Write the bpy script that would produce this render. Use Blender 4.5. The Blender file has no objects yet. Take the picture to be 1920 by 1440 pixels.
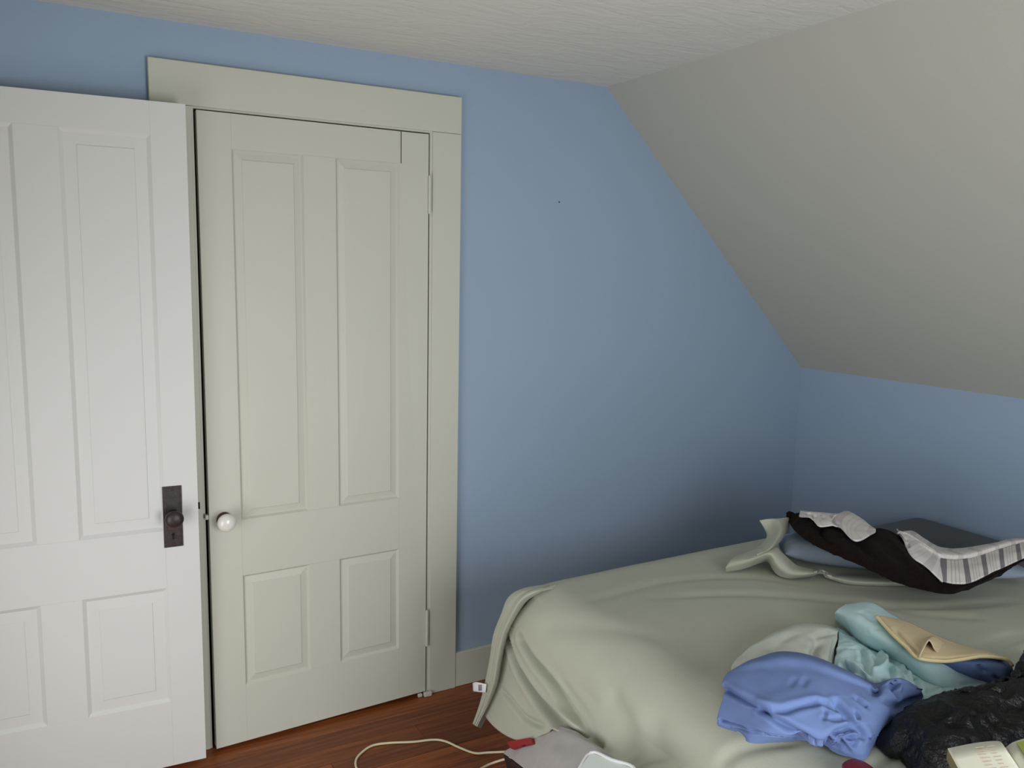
import bpy, bmesh, math, random
import numpy as np
from mathutils import Matrix, Vector

random.seed(4)
S = bpy.context.scene
COL = S.collection

# ------------------------------------------------------------------ camera
CAM_P = np.array([-0.416786, -2.6279171, 1.53527036])
F_PX = 1574.646
RIGHT = np.array([0.87060707, -0.49157616, 0.0199047])
UP = np.array([0.0497597, 0.12823374, 0.99049487])
BACK = np.array([-0.48945612, -0.86134139, 0.13610188])
cam = bpy.data.cameras.new('camera')
cam.sensor_width = 36.0
cam.lens = F_PX * 36.0 / 1920.0
cam.clip_start = 0.05
cam_o = bpy.data.objects.new('camera', cam)
M = Matrix.Identity(4)
for i in range(3):
    M[i][0], M[i][1], M[i][2], M[i][3] = RIGHT[i], UP[i], BACK[i], CAM_P[i]
cam_o.matrix_world = M
COL.objects.link(cam_o)
S.camera = cam_o

# ------------------------------------------------------------------ world, lights, exposure
S.view_settings.view_transform = 'Standard'
S.view_settings.look = 'None'
S.view_settings.exposure = 0.0
S.view_settings.gamma = 1.0
S.view_settings.use_curve_mapping = False
W = bpy.data.worlds.new('overcast_sky')
S.world = W
W.use_nodes = True
W.node_tree.nodes['Background'].inputs[0].default_value = (0.80, 0.90, 1.0, 1)
W.node_tree.nodes['Background'].inputs[1].default_value = 1.0
WIN = (0.20, 1.20, 0.30, 1.60)       # the gable window behind the camera: x0, x1, z0, z1
FILL_WIN = (-1.90, -0.70, 0.12, 1.20)     # unseen window added in the left wall for fill light: y0, y1, z0, z1
X_LEFT = -0.95
Y_REAR = -2.9


def window_light(name, loc, rot, sx, sy, power, color):
    l = bpy.data.lights.new(name, 'AREA')
    l.shape = 'RECTANGLE'
    l.size, l.size_y = sx, sy
    l.energy = power
    l.color = color
    o = bpy.data.objects.new(name, l)
    o.location = loc
    o.rotation_euler = rot
    COL.objects.link(o)
    return o


# overcast daylight coming in through the gable window
window_light('window_daylight', ((WIN[0] + WIN[1]) / 2, Y_REAR - 0.02, (WIN[2] + WIN[3]) / 2),
             (math.radians(90), 0, 0), WIN[1] - WIN[0], WIN[3] - WIN[2], 30.0, (0.985, 0.985, 1.0))

window_light('side_fill_light', (X_LEFT - 0.02, (FILL_WIN[0] + FILL_WIN[1]) / 2, (FILL_WIN[2] + FILL_WIN[3]) / 2),
             (0, math.radians(-90), 0), FILL_WIN[3] - FILL_WIN[2], FILL_WIN[1] - FILL_WIN[0], 15.0, (0.985, 0.985, 1.0))  # added fill light in the left opening, raises the ambient level

# ------------------------------------------------------------------ materials


def lin(r, g, b):
    f = lambda c: (c / 255 / 12.92) if c / 255 <= 0.04045 else ((c / 255 + 0.055) / 1.055) ** 2.4
    return (f(r), f(g), f(b), 1.0)


def mat(name, rgb, rough=0.6, var=0.05, scale=6.0, bump=0.0, bscale=200.0, stretch=(1, 1, 1), spec=0.3,
        rand=0.0, sheen=0.0, coat=0.0):
    """Plain procedural surface: base colour with faint mottling, optional bump."""
    m = bpy.data.materials.new(name)
    m.use_nodes = True
    nt = m.node_tree
    b = nt.nodes['Principled BSDF']
    b.inputs['Roughness'].default_value = rough
    b.inputs['Specular IOR Level'].default_value = spec
    if sheen:
        b.inputs['Sheen Weight'].default_value = sheen
        b.inputs['Sheen Roughness'].default_value = 0.5
    if coat:
        b.inputs['Coat Weight'].default_value = coat
    tc = nt.nodes.new('ShaderNodeTexCoord')
    mp = nt.nodes.new('ShaderNodeMapping')
    mp.inputs['Scale'].default_value = stretch
    nt.links.new(tc.outputs['Object'], mp.inputs[0])
    n = nt.nodes.new('ShaderNodeTexNoise')
    n.inputs['Scale'].default_value = scale
    n.inputs['Detail'].default_value = 5
    nt.links.new(mp.outputs[0], n.inputs['Vector'])
    mx = nt.nodes.new('ShaderNodeMix')
    mx.data_type = 'RGBA'
    c = rgb
    mx.inputs[6].default_value = (c[0] * (1 - var), c[1] * (1 - var), c[2] * (1 - var), 1)
    mx.inputs[7].default_value = (min(1, c[0] * (1 + var)), min(1, c[1] * (1 + var)), min(1, c[2] * (1 + var)), 1)
    nt.links.new(n.outputs[0], mx.inputs[0])
    src = mx.outputs[2]
    if rand:
        oi = nt.nodes.new('ShaderNodeObjectInfo')
        hs = nt.nodes.new('ShaderNodeHueSaturation')
        mr = nt.nodes.new('ShaderNodeMapRange')
        mr.inputs['To Min'].default_value = 1 - rand
        mr.inputs['To Max'].default_value = 1 + rand
        nt.links.new(oi.outputs['Random'], mr.inputs[0])
        nt.links.new(mr.outputs[0], hs.inputs['Value'])
        nt.links.new(src, hs.inputs['Color'])
        src = hs.outputs[0]
    nt.links.new(src, b.inputs['Base Color'])
    if bump:
        n2 = nt.nodes.new('ShaderNodeTexNoise')
        n2.inputs['Scale'].default_value = bscale
        n2.inputs['Detail'].default_value = 4
        nt.links.new(mp.outputs[0], n2.inputs['Vector'])
        bp = nt.nodes.new('ShaderNodeBump')
        bp.inputs['Strength'].default_value = bump
        bp.inputs['Distance'].default_value = 0.01
        nt.links.new(n2.outputs[0], bp.inputs['Height'])
        nt.links.new(bp.outputs[0], b.inputs['Normal'])
    return m


def plank_mat():
    m = bpy.data.materials.new('varnished_red_brown_wood')
    m.use_nodes = True
    nt = m.node_tree
    b = nt.nodes['Principled BSDF']
    b.inputs['Roughness'].default_value = 0.38
    b.inputs['Specular IOR Level'].default_value = 0.35
    tc = nt.nodes.new('ShaderNodeTexCoord')
    oi = nt.nodes.new('ShaderNodeObjectInfo')
    ad = nt.nodes.new('ShaderNodeVectorMath')
    nt.links.new(tc.outputs['Object'], ad.inputs[0])
    nt.links.new(oi.outputs['Location'], ad.inputs[1])
    mp = nt.nodes.new('ShaderNodeMapping')
    mp.inputs['Scale'].default_value = (1.6, 30, 30)
    nt.links.new(ad.outputs[0], mp.inputs[0])
    n = nt.nodes.new('ShaderNodeTexNoise')
    n.inputs['Scale'].default_value = 2.2
    n.inputs['Detail'].default_value = 7
    n.inputs['Roughness'].default_value = 0.62
    nt.links.new(mp.outputs[0], n.inputs['Vector'])
    r = nt.nodes.new('ShaderNodeValToRGB')
    r.color_ramp.elements[0].position = 0.3
    r.color_ramp.elements[0].color = lin(98, 48, 25)
    r.color_ramp.elements[1].position = 0.72
    r.color_ramp.elements[1].color = lin(158, 90, 44)
    nt.links.new(n.outputs[0], r.inputs[0])
    hs = nt.nodes.new('ShaderNodeHueSaturation')
    mr = nt.nodes.new('ShaderNodeMapRange')
    mr.inputs['To Min'].default_value = 0.68
    mr.inputs['To Max'].default_value = 1.2
    nt.links.new(oi.outputs['Random'], mr.inputs[0])
    nt.links.new(mr.outputs[0], hs.inputs['Value'])
    nt.links.new(r.outputs[0], hs.inputs['Color'])
    nt.links.new(hs.outputs[0], b.inputs['Base Color'])
    return m


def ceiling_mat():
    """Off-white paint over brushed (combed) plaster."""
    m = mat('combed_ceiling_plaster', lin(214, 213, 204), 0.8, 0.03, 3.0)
    nt = m.node_tree
    b = nt.nodes['Principled BSDF']
    tc = nt.nodes.new('ShaderNodeTexCoord')
    mp = nt.nodes.new('ShaderNodeMapping')
    mp.inputs['Scale'].default_value = (1.1, 3.2, 1)
    mp.inputs['Rotation'].default_value = (0, 0, 0.12)
    nt.links.new(tc.outputs['Object'], mp.inputs[0])
    n = nt.nodes.new('ShaderNodeTexNoise')
    n.inputs['Scale'].default_value = 6.0
    n.inputs['Detail'].default_value = 8
    n.inputs['Roughness'].default_value = 0.6
    n.inputs['Distortion'].default_value = 1.2
    nt.links.new(mp.outputs[0], n.inputs['Vector'])
    bp = nt.nodes.new('ShaderNodeBump')
    bp.inputs['Strength'].default_value = 0.5
    bp.inputs['Distance'].default_value = 0.012
    nt.links.new(n.outputs[0], bp.inputs['Height'])
    nt.links.new(bp.outputs[0], b.inputs['Normal'])
    return m


MT = dict(
    blue=mat('blue_wall_paint', lin(152, 172, 193), 0.75, 0.02, 3, 0.06, 260),
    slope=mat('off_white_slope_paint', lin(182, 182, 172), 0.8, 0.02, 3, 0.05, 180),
    ceiling=ceiling_mat(),
    sage_trim=mat('pale_sage_trim_paint', lin(198, 199, 185), 0.45, 0.02, 3, 0.02, 60, (1.5, 1.5, 0.8)),
    white_door=mat('white_door_paint', lin(212, 213, 209), 0.45, 0.02, 3, 0.02, 60, (1.5, 1.5, 0.8)),
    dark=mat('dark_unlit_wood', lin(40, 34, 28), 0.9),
    floor_base=mat('sub_floor', lin(50, 28, 16), 0.9),
    plank=plank_mat(),
    bronze=mat('dark_bronze', lin(44, 36, 34), 0.42, 0.25, 40, 0.1, 90, spec=0.5),
    rust=mat('rusty_bronze', lin(78, 52, 46), 0.6, 0.2, 60),
    porcelain=mat('white_porcelain', lin(225, 224, 215), 0.16, 0.01, 4, spec=0.6),
    steel=mat('bare_steel', lin(190, 190, 186), 0.35, 0.05, 20, spec=0.6),
    charcoal=mat('charcoal_mattress_cover', lin(62, 62, 66), 0.9, 0.08, 30, 0.15, 400, sheen=0.15),
    boxspring=mat('pale_box_spring_ticking', lin(150, 148, 140), 0.9, 0.05, 20),
    darkwood=mat('dark_bed_leg_wood', lin(60, 40, 28), 0.5),
    spread=mat('sage_fleece', lin(178, 181, 164), 0.95, 0.05, 9, 0.10, 350, sheen=0.1),
    tag=mat('white_tag_satin', lin(235, 236, 238), 0.5),
    tag_print=mat('tag_print_grey', lin(140, 140, 150), 0.6),
    pillow=mat('pale_blue_cotton', lin(152, 166, 181), 0.9, 0.04, 12, 0.06, 300),
    plush=mat('dark_brown_plush', lin(26, 19, 17), 1.0, 0.3, 90, 0.5, 260, spec=0.1, sheen=0.02),
    aqua=mat('aqua_cotton', lin(192, 222, 224), 0.85, 0.04, 14, 0.06, 300),
    bluesheet=mat('cornflower_blue_cotton', lin(103, 124, 170), 0.85, 0.04, 14, 0.06, 300),
    peach=mat('peach_flannel', lin(206, 190, 156), 0.95, 0.06, 60, 0.15, 250),
    peach_hem=mat('cream_hem', lin(226, 212, 164), 0.9, 0.05, 40),
    paleknit=mat('pale_grey_green_cotton', lin(182, 187, 176), 0.9, 0.04, 14, 0.06, 300),
    black=mat('black_crinkled_fabric', lin(7, 7, 8), 0.38, 0.4, 50, 0.45, 170, spec=0.30),
    maroon=mat('maroon_leather', lin(112, 26, 36), 0.4, 0.1, 20),
    paper=mat('cream_paper', lin(244, 243, 224), 0.7, 0.02, 8),
    olive=mat('olive_page_edges', lin(120, 112, 78), 0.8, 0.1, 80),
    ink=mat('faded_red_ink', lin(218, 200, 182), 0.8),
    green_print=mat('green_print', lin(142, 152, 70), 0.6, 0.2, 60),
    brown_print=mat('brown_print', lin(112, 66, 56), 0.6, 0.2, 60),
    spine_grey=mat('grey_print', lin(120, 122, 118), 0.6),
    cable=mat('ivory_cable_sheath', lin(214, 204, 172), 0.45),
    greybag=mat('grey_felt', lin(170, 166, 164), 0.95, 0.06, 40, 0.15, 300),
    bagdark=mat('dark_brown_nylon', lin(48, 38, 36), 0.7),
    lid=mat('frosted_white_plastic', lin(222, 228, 224), 0.35, 0.02, 5),
    red=mat('red_plastic', lin(150, 24, 34), 0.45),
)


def striped_mat(name, dark):
    """White woven ticking with one broad grey stripe and three hair stripes per repeat (along u)."""
    m = mat(name, lin(216, 212, 208), 0.9, 0.03, 20, 0.05, 300)
    nt = m.node_tree
    b = nt.nodes['Principled BSDF']
    base = b.inputs['Base Color'].links[0].from_socket
    uv = nt.nodes.new('ShaderNodeUVMap')
    sp = nt.nodes.new('ShaderNodeSeparateXYZ')
    nt.links.new(uv.outputs[0], sp.inputs[0])
    fr = nt.nodes.new('ShaderNodeMath')
    fr.operation = 'FRACT'
    nt.links.new(sp.outputs[0], fr.inputs[0])
    r = nt.nodes.new('ShaderNodeValToRGB')
    cr = r.color_ramp
    cr.interpolation = 'CONSTANT'
    cr.elements[0].position = 0.0
    cr.elements[0].color = (1, 1, 1, 1)
    cr.elements[1].position = 0.26
    cr.elements[1].color = (0, 0, 0, 1)
    for p0 in (0.42, 0.58, 0.74):
        e = cr.elements.new(p0)
        e.color = (0.42, 0.42, 0.42, 1)
        e = cr.elements.new(p0 + 0.045)
        e.color = (0, 0, 0, 1)
    nt.links.new(fr.outputs[0], r.inputs[0])
    mx = nt.nodes.new('ShaderNodeMix')
    mx.data_type = 'RGBA'
    nt.links.new(r.outputs[0], mx.inputs[0])
    nt.links.new(base, mx.inputs[6])
    mx.inputs[7].default_value = dark
    nt.links.new(mx.outputs[2], b.inputs['Base Color'])
    return m


MT['stripe'] = striped_mat('striped_ticking', lin(128, 125, 128))
MT['stripe_pale'] = striped_mat('faded_ticking', lin(196, 190, 190))

# ------------------------------------------------------------------ object helpers


def tag(o, label=None, cat=None, group=None, kind=None):
    if label:
        o['label'] = label
    if cat:
        o['category'] = cat
    if group:
        o['group'] = group
    if kind:
        o['kind'] = kind
    return o


def empty(name, loc=(0, 0, 0)):
    o = bpy.data.objects.new(name, None)
    o.empty_display_size = 0.1
    o.location = loc
    COL.objects.link(o)
    return o


def link(name, me, m, parent=None, smooth=False):
    o = bpy.data.objects.new(name, me)
    if m is not None:
        me.materials.append(m)
    COL.objects.link(o)
    if parent is not None:
        o.parent = parent
        o.matrix_parent_inverse = Matrix.Translation(-world_loc(parent))
    if smooth:
        for p in me.polygons:
            p.use_smooth = True
    return o


def world_loc(o):
    v = Vector(o.location)
    return v if o.parent is None else v


def build(name, bm, m, parent=None, smooth=False):
    me = bpy.data.meshes.new(name)
    bm.normal_update()
    bm.to_mesh(me)
    bm.free()
    return link(name, me, m, parent, smooth)


def box(bm, x0, x1, y0, y1, z0, z1, bevel=0.0, seg=2):
    r = bmesh.ops.create_cube(bm, size=1.0)
    vs = r['verts']
    for v in vs:
        v.co = Vector((x0 + (v.co.x + 0.5) * (x1 - x0), y0 + (v.co.y + 0.5) * (y1 - y0), z0 + (v.co.z + 0.5) * (z1 - z0)))
    if bevel:
        es = list({e for v in vs for e in v.link_edges})
        bmesh.ops.bevel(bm, geom=es, offset=bevel, segments=seg, profile=0.5, affect='EDGES')


def lathe(bm, prof, seg=24, mtx=None):
    """Profile of (radius, height) turned about z; closed where radius is 0."""
    rings = []
    for r, z in prof:
        if r < 1e-6:
            rings.append([bm.verts.new((0, 0, z))])
        else:
            rings.append([bm.verts.new((r * math.cos(2 * math.pi * k / seg), r * math.sin(2 * math.pi * k / seg), z)) for k in range(seg)])
    for a, b in zip(rings, rings[1:]):
        for k in range(seg):
            k2 = (k + 1) % seg
            if len(a) == 1 and len(b) == 1:
                continue
            if len(a) == 1:
                bm.faces.new((a[0], b[k], b[k2]))
            elif len(b) == 1:
                bm.faces.new((a[k], b[0], a[k2]))
            else:
                bm.faces.new((a[k], b[k], b[k2], a[k2]))
    if mtx is not None:
        bmesh.ops.transform(bm, matrix=mtx, verts=[v for r in rings for v in r])
    bmesh.ops.recalc_face_normals(bm, faces=bm.faces)


def tube_mesh(pts, rad, seg=8, sub=8):
    """Round cable through the points (Catmull-Rom)."""
    P = spline(np.array(pts, float), sub * (len(pts) - 1) + 1)
    bm = bmesh.new()
    rings = []
    for i, p in enumerate(P):
        t = P[min(i + 1, len(P) - 1)] - P[max(i - 1, 0)]
        t = t / np.linalg.norm(t)
        a = np.cross(t, (0, 0, 1))
        a = a / (np.linalg.norm(a) + 1e-9)
        b = np.cross(a, t)
        rings.append([bm.verts.new(p + rad * (math.cos(2 * math.pi * k / seg) * a + math.sin(2 * math.pi * k / seg) * b)) for k in range(seg)])
    for r0, r1 in zip(rings, rings[1:]):
        for k in range(seg):
            bm.faces.new((r0[k], r0[(k + 1) % seg], r1[(k + 1) % seg], r1[k]))
    bm.faces.new(rings[0][::-1])
    bm.faces.new(rings[-1])
    bmesh.ops.recalc_face_normals(bm, faces=bm.faces)
    return bm


# ------------------------------------------------------------------ survey helpers (photo point + known plane -> world point)


def ray(px, py):
    return -BACK * F_PX + RIGHT * (px - 960.0) - UP * (py - 720.0)


def at(px, py, z):
    d = ray(px, py)
    return CAM_P + d * ((z - CAM_P[2]) / d[2])


def at_x(px, py, x):
    d = ray(px, py)
    return CAM_P + d * ((x - CAM_P[0]) / d[0])


def at_y(px, py, y):
    d = ray(px, py)
    return CAM_P + d * ((y - CAM_P[1]) / d[1])


# ------------------------------------------------------------------ cloth modelling


def spline(P, n, arc=True):
    """Catmull-Rom through the rows of P, resampled to n points (by arc length)."""
    P = np.asarray(P, float)
    k = len(P)
    if k == 1:
        return np.repeat(P, n, 0)
    Q = np.vstack([2 * P[0] - P[1], P, 2 * P[-1] - P[-2]])
    m = 24
    out = []
    for i in range(k - 1):
        p0, p1, p2, p3 = Q[i], Q[i + 1], Q[i + 2], Q[i + 3]
        t = np.linspace(0, 1, m, endpoint=False)[:, None]
        out.append(0.5 * ((2 * p1) + (-p0 + p2) * t + (2 * p0 - 5 * p1 + 4 * p2 - p3) * t ** 2 + (-p0 + 3 * p1 - 3 * p2 + p3) * t ** 3))
    out = np.vstack(out + [P[-1:]])
    if arc:
        s = np.concatenate([[0], np.cumsum(np.linalg.norm(np.diff(out, axis=0), axis=1))])
        s = s / max(s[-1], 1e-9)
    else:
        s = np.linspace(0, 1, len(out))
    q = np.linspace(0, 1, n)
    return np.stack([np.interp(q, s, out[:, c]) for c in range(out.shape[1])], 1)


def loft(rows, nu, nv, arc=True):
    """Surface through rows of world points: (nv, nu, 3) grid."""
    R = [spline(r, nu, arc) for r in rows]
    A = np.stack(R, 0)
    G = np.empty((nv, nu, 3))
    for j in range(nu):
        G[:, j] = spline(A[:, j], nv, arc=False)
    return G


def hash3(i, j, k):
    h = (i * 374761393 + j * 668265263 + k * 1274126177) & 0xFFFFFFFF
    h = ((h ^ (h >> 13)) * 1274126177) & 0xFFFFFFFF
    return ((h ^ (h >> 16)) & 0xFFFF) / 65535.0


def vnoise(P, scale):
    """Smooth value noise in -1..1 at points P (..., 3)."""
    X = np.asarray(P) * scale + 1000.0
    I = np.floor(X).astype(np.int64)
    f = X - I
    f = f * f * (3 - 2 * f)
    r = 0
    for a in (0, 1):
        for b in (0, 1):
            for c in (0, 1):
                w = (f[..., 0] if a else 1 - f[..., 0]) * (f[..., 1] if b else 1 - f[..., 1]) * (f[..., 2] if c else 1 - f[..., 2])
                r = r + w * hash3(I[..., 0] + a, I[..., 1] + b, I[..., 2] + c)
    return r * 2 - 1


def normals(G):
    du = np.gradient(G, axis=1)
    dv = np.gradient(G, axis=0)
    n = np.cross(du, dv)
    return n / (np.linalg.norm(n, axis=2, keepdims=True) + 1e-12)


def to_polyline(P, L):
    """Distance from points P (..., 3) to the polyline L, and the parameter 0..1 along it."""
    best = np.full(P.shape[:-1], 1e9)
    par = np.zeros(P.shape[:-1])
    n = len(L) - 1
    for i in range(n):
        a, b = L[i], L[i + 1]
        d = b - a
        t = np.clip(((P - a) @ d) / max(d @ d, 1e-12), 0, 1)
        q = np.linalg.norm(P - (a + t[..., None] * d), axis=-1)
        k = q < best
        best = np.where(k, q, best)
        par = np.where(k, (i + t) / n, par)
    return best, par


def pick(G, pts):
    """World points of the surface G lying under the given photo points."""
    D = G - CAM_P
    z = -(D @ BACK)
    u = 960 + F_PX * (D @ RIGHT) / z
    v = 720 - F_PX * (D @ UP) / z
    out = []
    for px, py in pts:
        q = (u - px) ** 2 + (v - py) ** 2 + (z * 12) ** 2 * 0.2
        out.append(G[np.unravel_index(np.argmin(q), q.shape)])
    return np.array(out)


def crease(G, folds, outward):
    """Press folds into the cloth: each fold = (photo polyline, depth (+in, -out), half width)."""
    N = normals(G)
    s = np.sign((N * outward).sum(-1, keepdims=True))
    s[s == 0] = 1
    N = N * s
    H = np.zeros(G.shape[:2])
    for f in folds:
        pts, dep, wid = f[:3]
        L = spline(pick(G, pts), 5 * len(pts))
        d, t = to_polyline(G, L)
        fade = np.clip(np.minimum(t, 1 - t) * 6 + 0.25, 0, 1) if len(f) < 4 else 1.0
        H += -dep * fade * (np.exp(-(d / wid) ** 2) - 0.15 * np.exp(-((d - 1.9 * wid) / wid) ** 2))
        if len(f) > 4:      # overlap: the cloth on the upper side of the line lies higher
            T_ = np.gradient(L, axis=0)
            k = np.clip(np.rint(t * (len(L) - 1)).astype(int), 0, len(L) - 1)
            side = ((G - L[k]) * np.cross(N, T_[k])).sum(-1)
            side = np.sign(side) * (1 - np.exp(-(d / (wid * 0.6)) ** 2))
            H += f[4] * fade * np.maximum(side, 0) * np.exp(-d / (5 * wid))
    return G + N * H[..., None], N


def sheet(name, G, m, parent, thick=0.004, uv=None, outward=(0, 0, 1), closed=True):
    """Mesh the grid as a cloth of the given thickness (second face inwards, rim closed)."""
    nv, nu, _ = G.shape
    N = normals(G)
    s = np.sign((N * np.array(outward)).sum(-1).mean()) or 1
    N = N * s
    V = np.vstack([G.reshape(-1, 3), (G - N * thick).reshape(-1, 3)])
    F = []
    idx = lambda i, j, l=0: l * nv * nu + i * nu + j
    for i in range(nv - 1):
        for j in range(nu - 1):
            a, b, c, d = idx(i, j), idx(i, j + 1), idx(i + 1, j + 1), idx(i + 1, j)
            F.append((a, b, c, d) if s > 0 else (d, c, b, a))
            o = nv * nu
            F.append((d + o, c + o, b + o, a + o) if s > 0 else (a + o, b + o, c + o, d + o))
    rim = [(0, j) for j in range(nu)] + [(i, nu - 1) for i in range(1, nv)] + [(nv - 1, j) for j in range(nu - 2, -1, -1)] + [(i, 0) for i in range(nv - 2, -1, -1)]
    for (a, b), (c, d) in zip(rim, rim[1:]):
        q = (idx(c, d), idx(a, b), idx(a, b, 1), idx(c, d, 1))
        F.append(q if s > 0 else q[::-1])
    me = bpy.data.meshes.new(name)
    me.from_pydata(V.tolist(), [], F)
    if uv is not None:
        l = me.uv_layers.new(name='UVMap')
        U = np.vstack([uv.reshape(-1, 2)] * 2)
        vi = np.empty(len(me.loops), dtype=np.int32)
        me.loops.foreach_get('vertex_index', vi)
        l.data.foreach_set('uv', U[vi].astype(np.float32).ravel())
    me.update()
    return link(name, me, m, parent, True)


def rows_at(rows):
    return [np.array([at(*q) for q in r]) for r in rows]


def wrinkle(G, amp, scale, seed=0.0):
    N = normals(G)
    h = vnoise(G + seed, scale) + 0.5 * vnoise(G + seed + 3.1, scale * 2.1)
    return G + N * (h * amp)[..., None]


# ================================================================== THE ROOM
XR, ZK, XS, ZC, XL = 2.594, 1.117, 1.466, 2.209, X_LEFT   # knee wall, its height, slope top, ceiling, left wall
YB = 0.02                                                 # plastered face of the back wall
T = 0.12


def structure(o, label):
    return tag(o, label=label, kind='structure')


# floor: boards laid along the back wall
fl = empty('floor', (0, -1.8, 0))
structure(fl, 'red-brown varnished strip wood floor')
bm = bmesh.new()
box(bm, XL - T, XR + T, Y_REAR - T, YB + 0.7, -0.12, -0.019)
build('subfloor', bm, MT['floor_base'], fl)
bw = 0.083
row = 0
y = YB + 0.64
while y > Y_REAR - 0.02:
    x = XL - random.random() * 0.9
    while x < XR:
        L = random.choice((1.1, 1.5, 1.9, 2.3))
        a, b = max(x, XL), min(x + L, XR)
        if b - a > 0.06:
            bm = bmesh.new()
            w, h = (b - a) / 2, bw / 2
            box(bm, -w + 0.0006, w - 0.0006, -h + 0.0007, h - 0.0007, -0.018, -random.random() * 0.0012)
            me = bpy.data.meshes.new('plank')
            bm.to_mesh(me)
            bm.free()
            me.materials.append(MT['plank'])
            o = bpy.data.objects.new('plank', me)
            COL.objects.link(o)
            o.parent = fl
            o.location = ((a + b) / 2, y - bw / 2 + 1.8, 0)
        x += L
    y -= bw
    row += 1

# back wall with the closet opening
OX0, OX1, OZ = 0.0, 0.757, 1.98
bm = bmesh.new()


def prism(bm, pts, y0, y1):
    a = [bm.verts.new((x, y0, z)) for x, z in pts]
    b = [bm.verts.new((x, y1, z)) for x, z in pts]
    bm.faces.new(a)
    bm.faces.new(b[::-1])
    n = len(pts)
    for i in range(n):
        bm.faces.new((a[(i + 1) % n], a[i], b[i], b[(i + 1) % n]))


prism(bm, [(XL, 0), (OX0, 0), (OX0, OZ), (OX0, ZC), (XL, ZC)], YB, YB + T)
prism(bm, [(OX0, OZ), (OX1, OZ), (OX1, ZC), (OX0, ZC)], YB, YB + T)
prism(bm, [(OX1, 0), (XR, 0), (XR, ZK), (XS, ZC), (OX1, ZC), (OX1, OZ)], YB, YB + T)
bmesh.ops.recalc_face_normals(bm, faces=bm.faces)
wall_back = structure(build('wall_back', bm, MT['blue']), 'light blue painted back wall under the sloping ceiling')
bm = bmesh.new()
lathe(bm, [(0.0, 0.0014), (0.0026, 0.0012), (0.003, 0.0)], 10, Matrix.Translation((1.271, YB - 0.0002, 1.78)) @ Matrix.Rotation(math.radians(90), 4, 'X'))
build('nail_head', bm, MT['bronze'], wall_back)

bm = bmesh.new()
prism(bm, [(XL, 0), (XR, 0), (XR, ZK), (XS, ZC), (XL, ZC)], Y_REAR, Y_REAR - T)
rear = bm
# rear wall: rebuilt round the window opening
rear.free()
bm = bmesh.new()
x0, x1, z0, z1 = WIN
prism(bm, [(XL, 0), (x0, 0), (x0, ZC), (XL, ZC)], Y_REAR - T, Y_REAR)
prism(bm, [(x0, 0), (x1, 0), (x1, z0), (x0, z0)], Y_REAR - T, Y_REAR)
prism(bm, [(x0, z1), (x1, z1), (x1, ZC), (x0, ZC)], Y_REAR - T, Y_REAR)
prism(bm, [(x1, 0), (XR, 0), (XR, ZK), (XS, ZC), (x1, ZC)], Y_REAR - T, Y_REAR)
bmesh.ops.recalc_face_normals(bm, faces=bm.faces)
structure(build('wall_rear', bm, MT['blue']), 'light blue gable wall with the window behind the viewer')
win = empty('window_1', ((x0 + x1) / 2, Y_REAR - 0.06, z0))
structure(win, 'sash window in the gable wall')
bm = bmesh.new()
for a, b, c, d in ((x0 - 0.1, x0, z0 - 0.1, z1 + 0.1), (x1, x1 + 0.1, z0 - 0.1, z1 + 0.1), (x0, x1, z1, z1 + 0.1), (x0, x1, z0 - 0.1, z0)):
    box(bm, a, b, Y_REAR + 0.001, Y_REAR + 0.02, c, d)
build('window_casing', bm, MT['sage_trim'], win)
bm = bmesh.new()
for a, b, c, d in ((x0, x0 + 0.04, z0, z1), (x1 - 0.04, x1, z0, z1), (x0 + 0.04, x1 - 0.04, z1 - 0.04, z1), (x0 + 0.04, x1 - 0.04, z0, z0 + 0.05), (x0 + 0.04, x1 - 0.04, (z0 + z1) / 2 - 0.02, (z0 + z1) / 2 + 0.02)):
    box(bm, a, b, Y_REAR - 0.09, Y_REAR - 0.05, c, d)
build('sash', bm, MT['sage_trim'], win)

y0, y1, z0, z1 = FILL_WIN
bm = bmesh.new()
for a, b, c, d in ((Y_REAR - T, y0, 0, ZC), (y1, YB + T, 0, ZC), (y0, y1, 0, z0), (y0, y1, z1, ZC)):
    box(bm, XL - T, XL, a, b, c, d)
structure(build('wall_left', bm, MT['slope']), 'off-white left wall with an added window for fill light')
win = empty('fill_window', (XL - 0.06, (y0 + y1) / 2, z0))  # out of view, added to frame the side fill light
structure(win, 'unseen sash window added in the left wall for fill light')
bm = bmesh.new()
for a, b, c, d in ((y0 - 0.1, y0, z0 - 0.1, z1 + 0.1), (y1, y1 + 0.1, z0 - 0.1, z1 + 0.1), (y0, y1, z1, z1 + 0.1), (y0, y1, z0 - 0.1, z0)):
    box(bm, XL + 0.001, XL + 0.02, a, b, c, d)
build('window_casing', bm, MT['sage_trim'], win)
bm = bmesh.new()
for a, b, c, d in ((y0, y0 + 0.04, z0, z1), (y1 - 0.04, y1, z0, z1), (y0 + 0.04, y1 - 0.04, z1 - 0.04, z1), (y0 + 0.04, y1 - 0.04, z0, z0 + 0.05), (y0 + 0.04, y1 - 0.04, (z0 + z1) / 2 - 0.02, (z0 + z1) / 2 + 0.02)):
    box(bm, XL - 0.09, XL - 0.05, a, b, c, d)
build('sash', bm, MT['sage_trim'], win)
bm = bmesh.new()
box(bm, XR, XR + T, Y_REAR - T, YB + T, 0, ZK)
structure(build('wall_right', bm, MT['blue']), 'low light blue knee wall under the slope')
bm = bmesh.new()
box(bm, XL - T, XS + 0.02, Y_REAR - T, YB + T, ZC, ZC + T)
structure(build('ceiling', bm, MT['ceiling']), 'off-white flat ceiling of combed plaster')
bm = bmesh.new()
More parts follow.
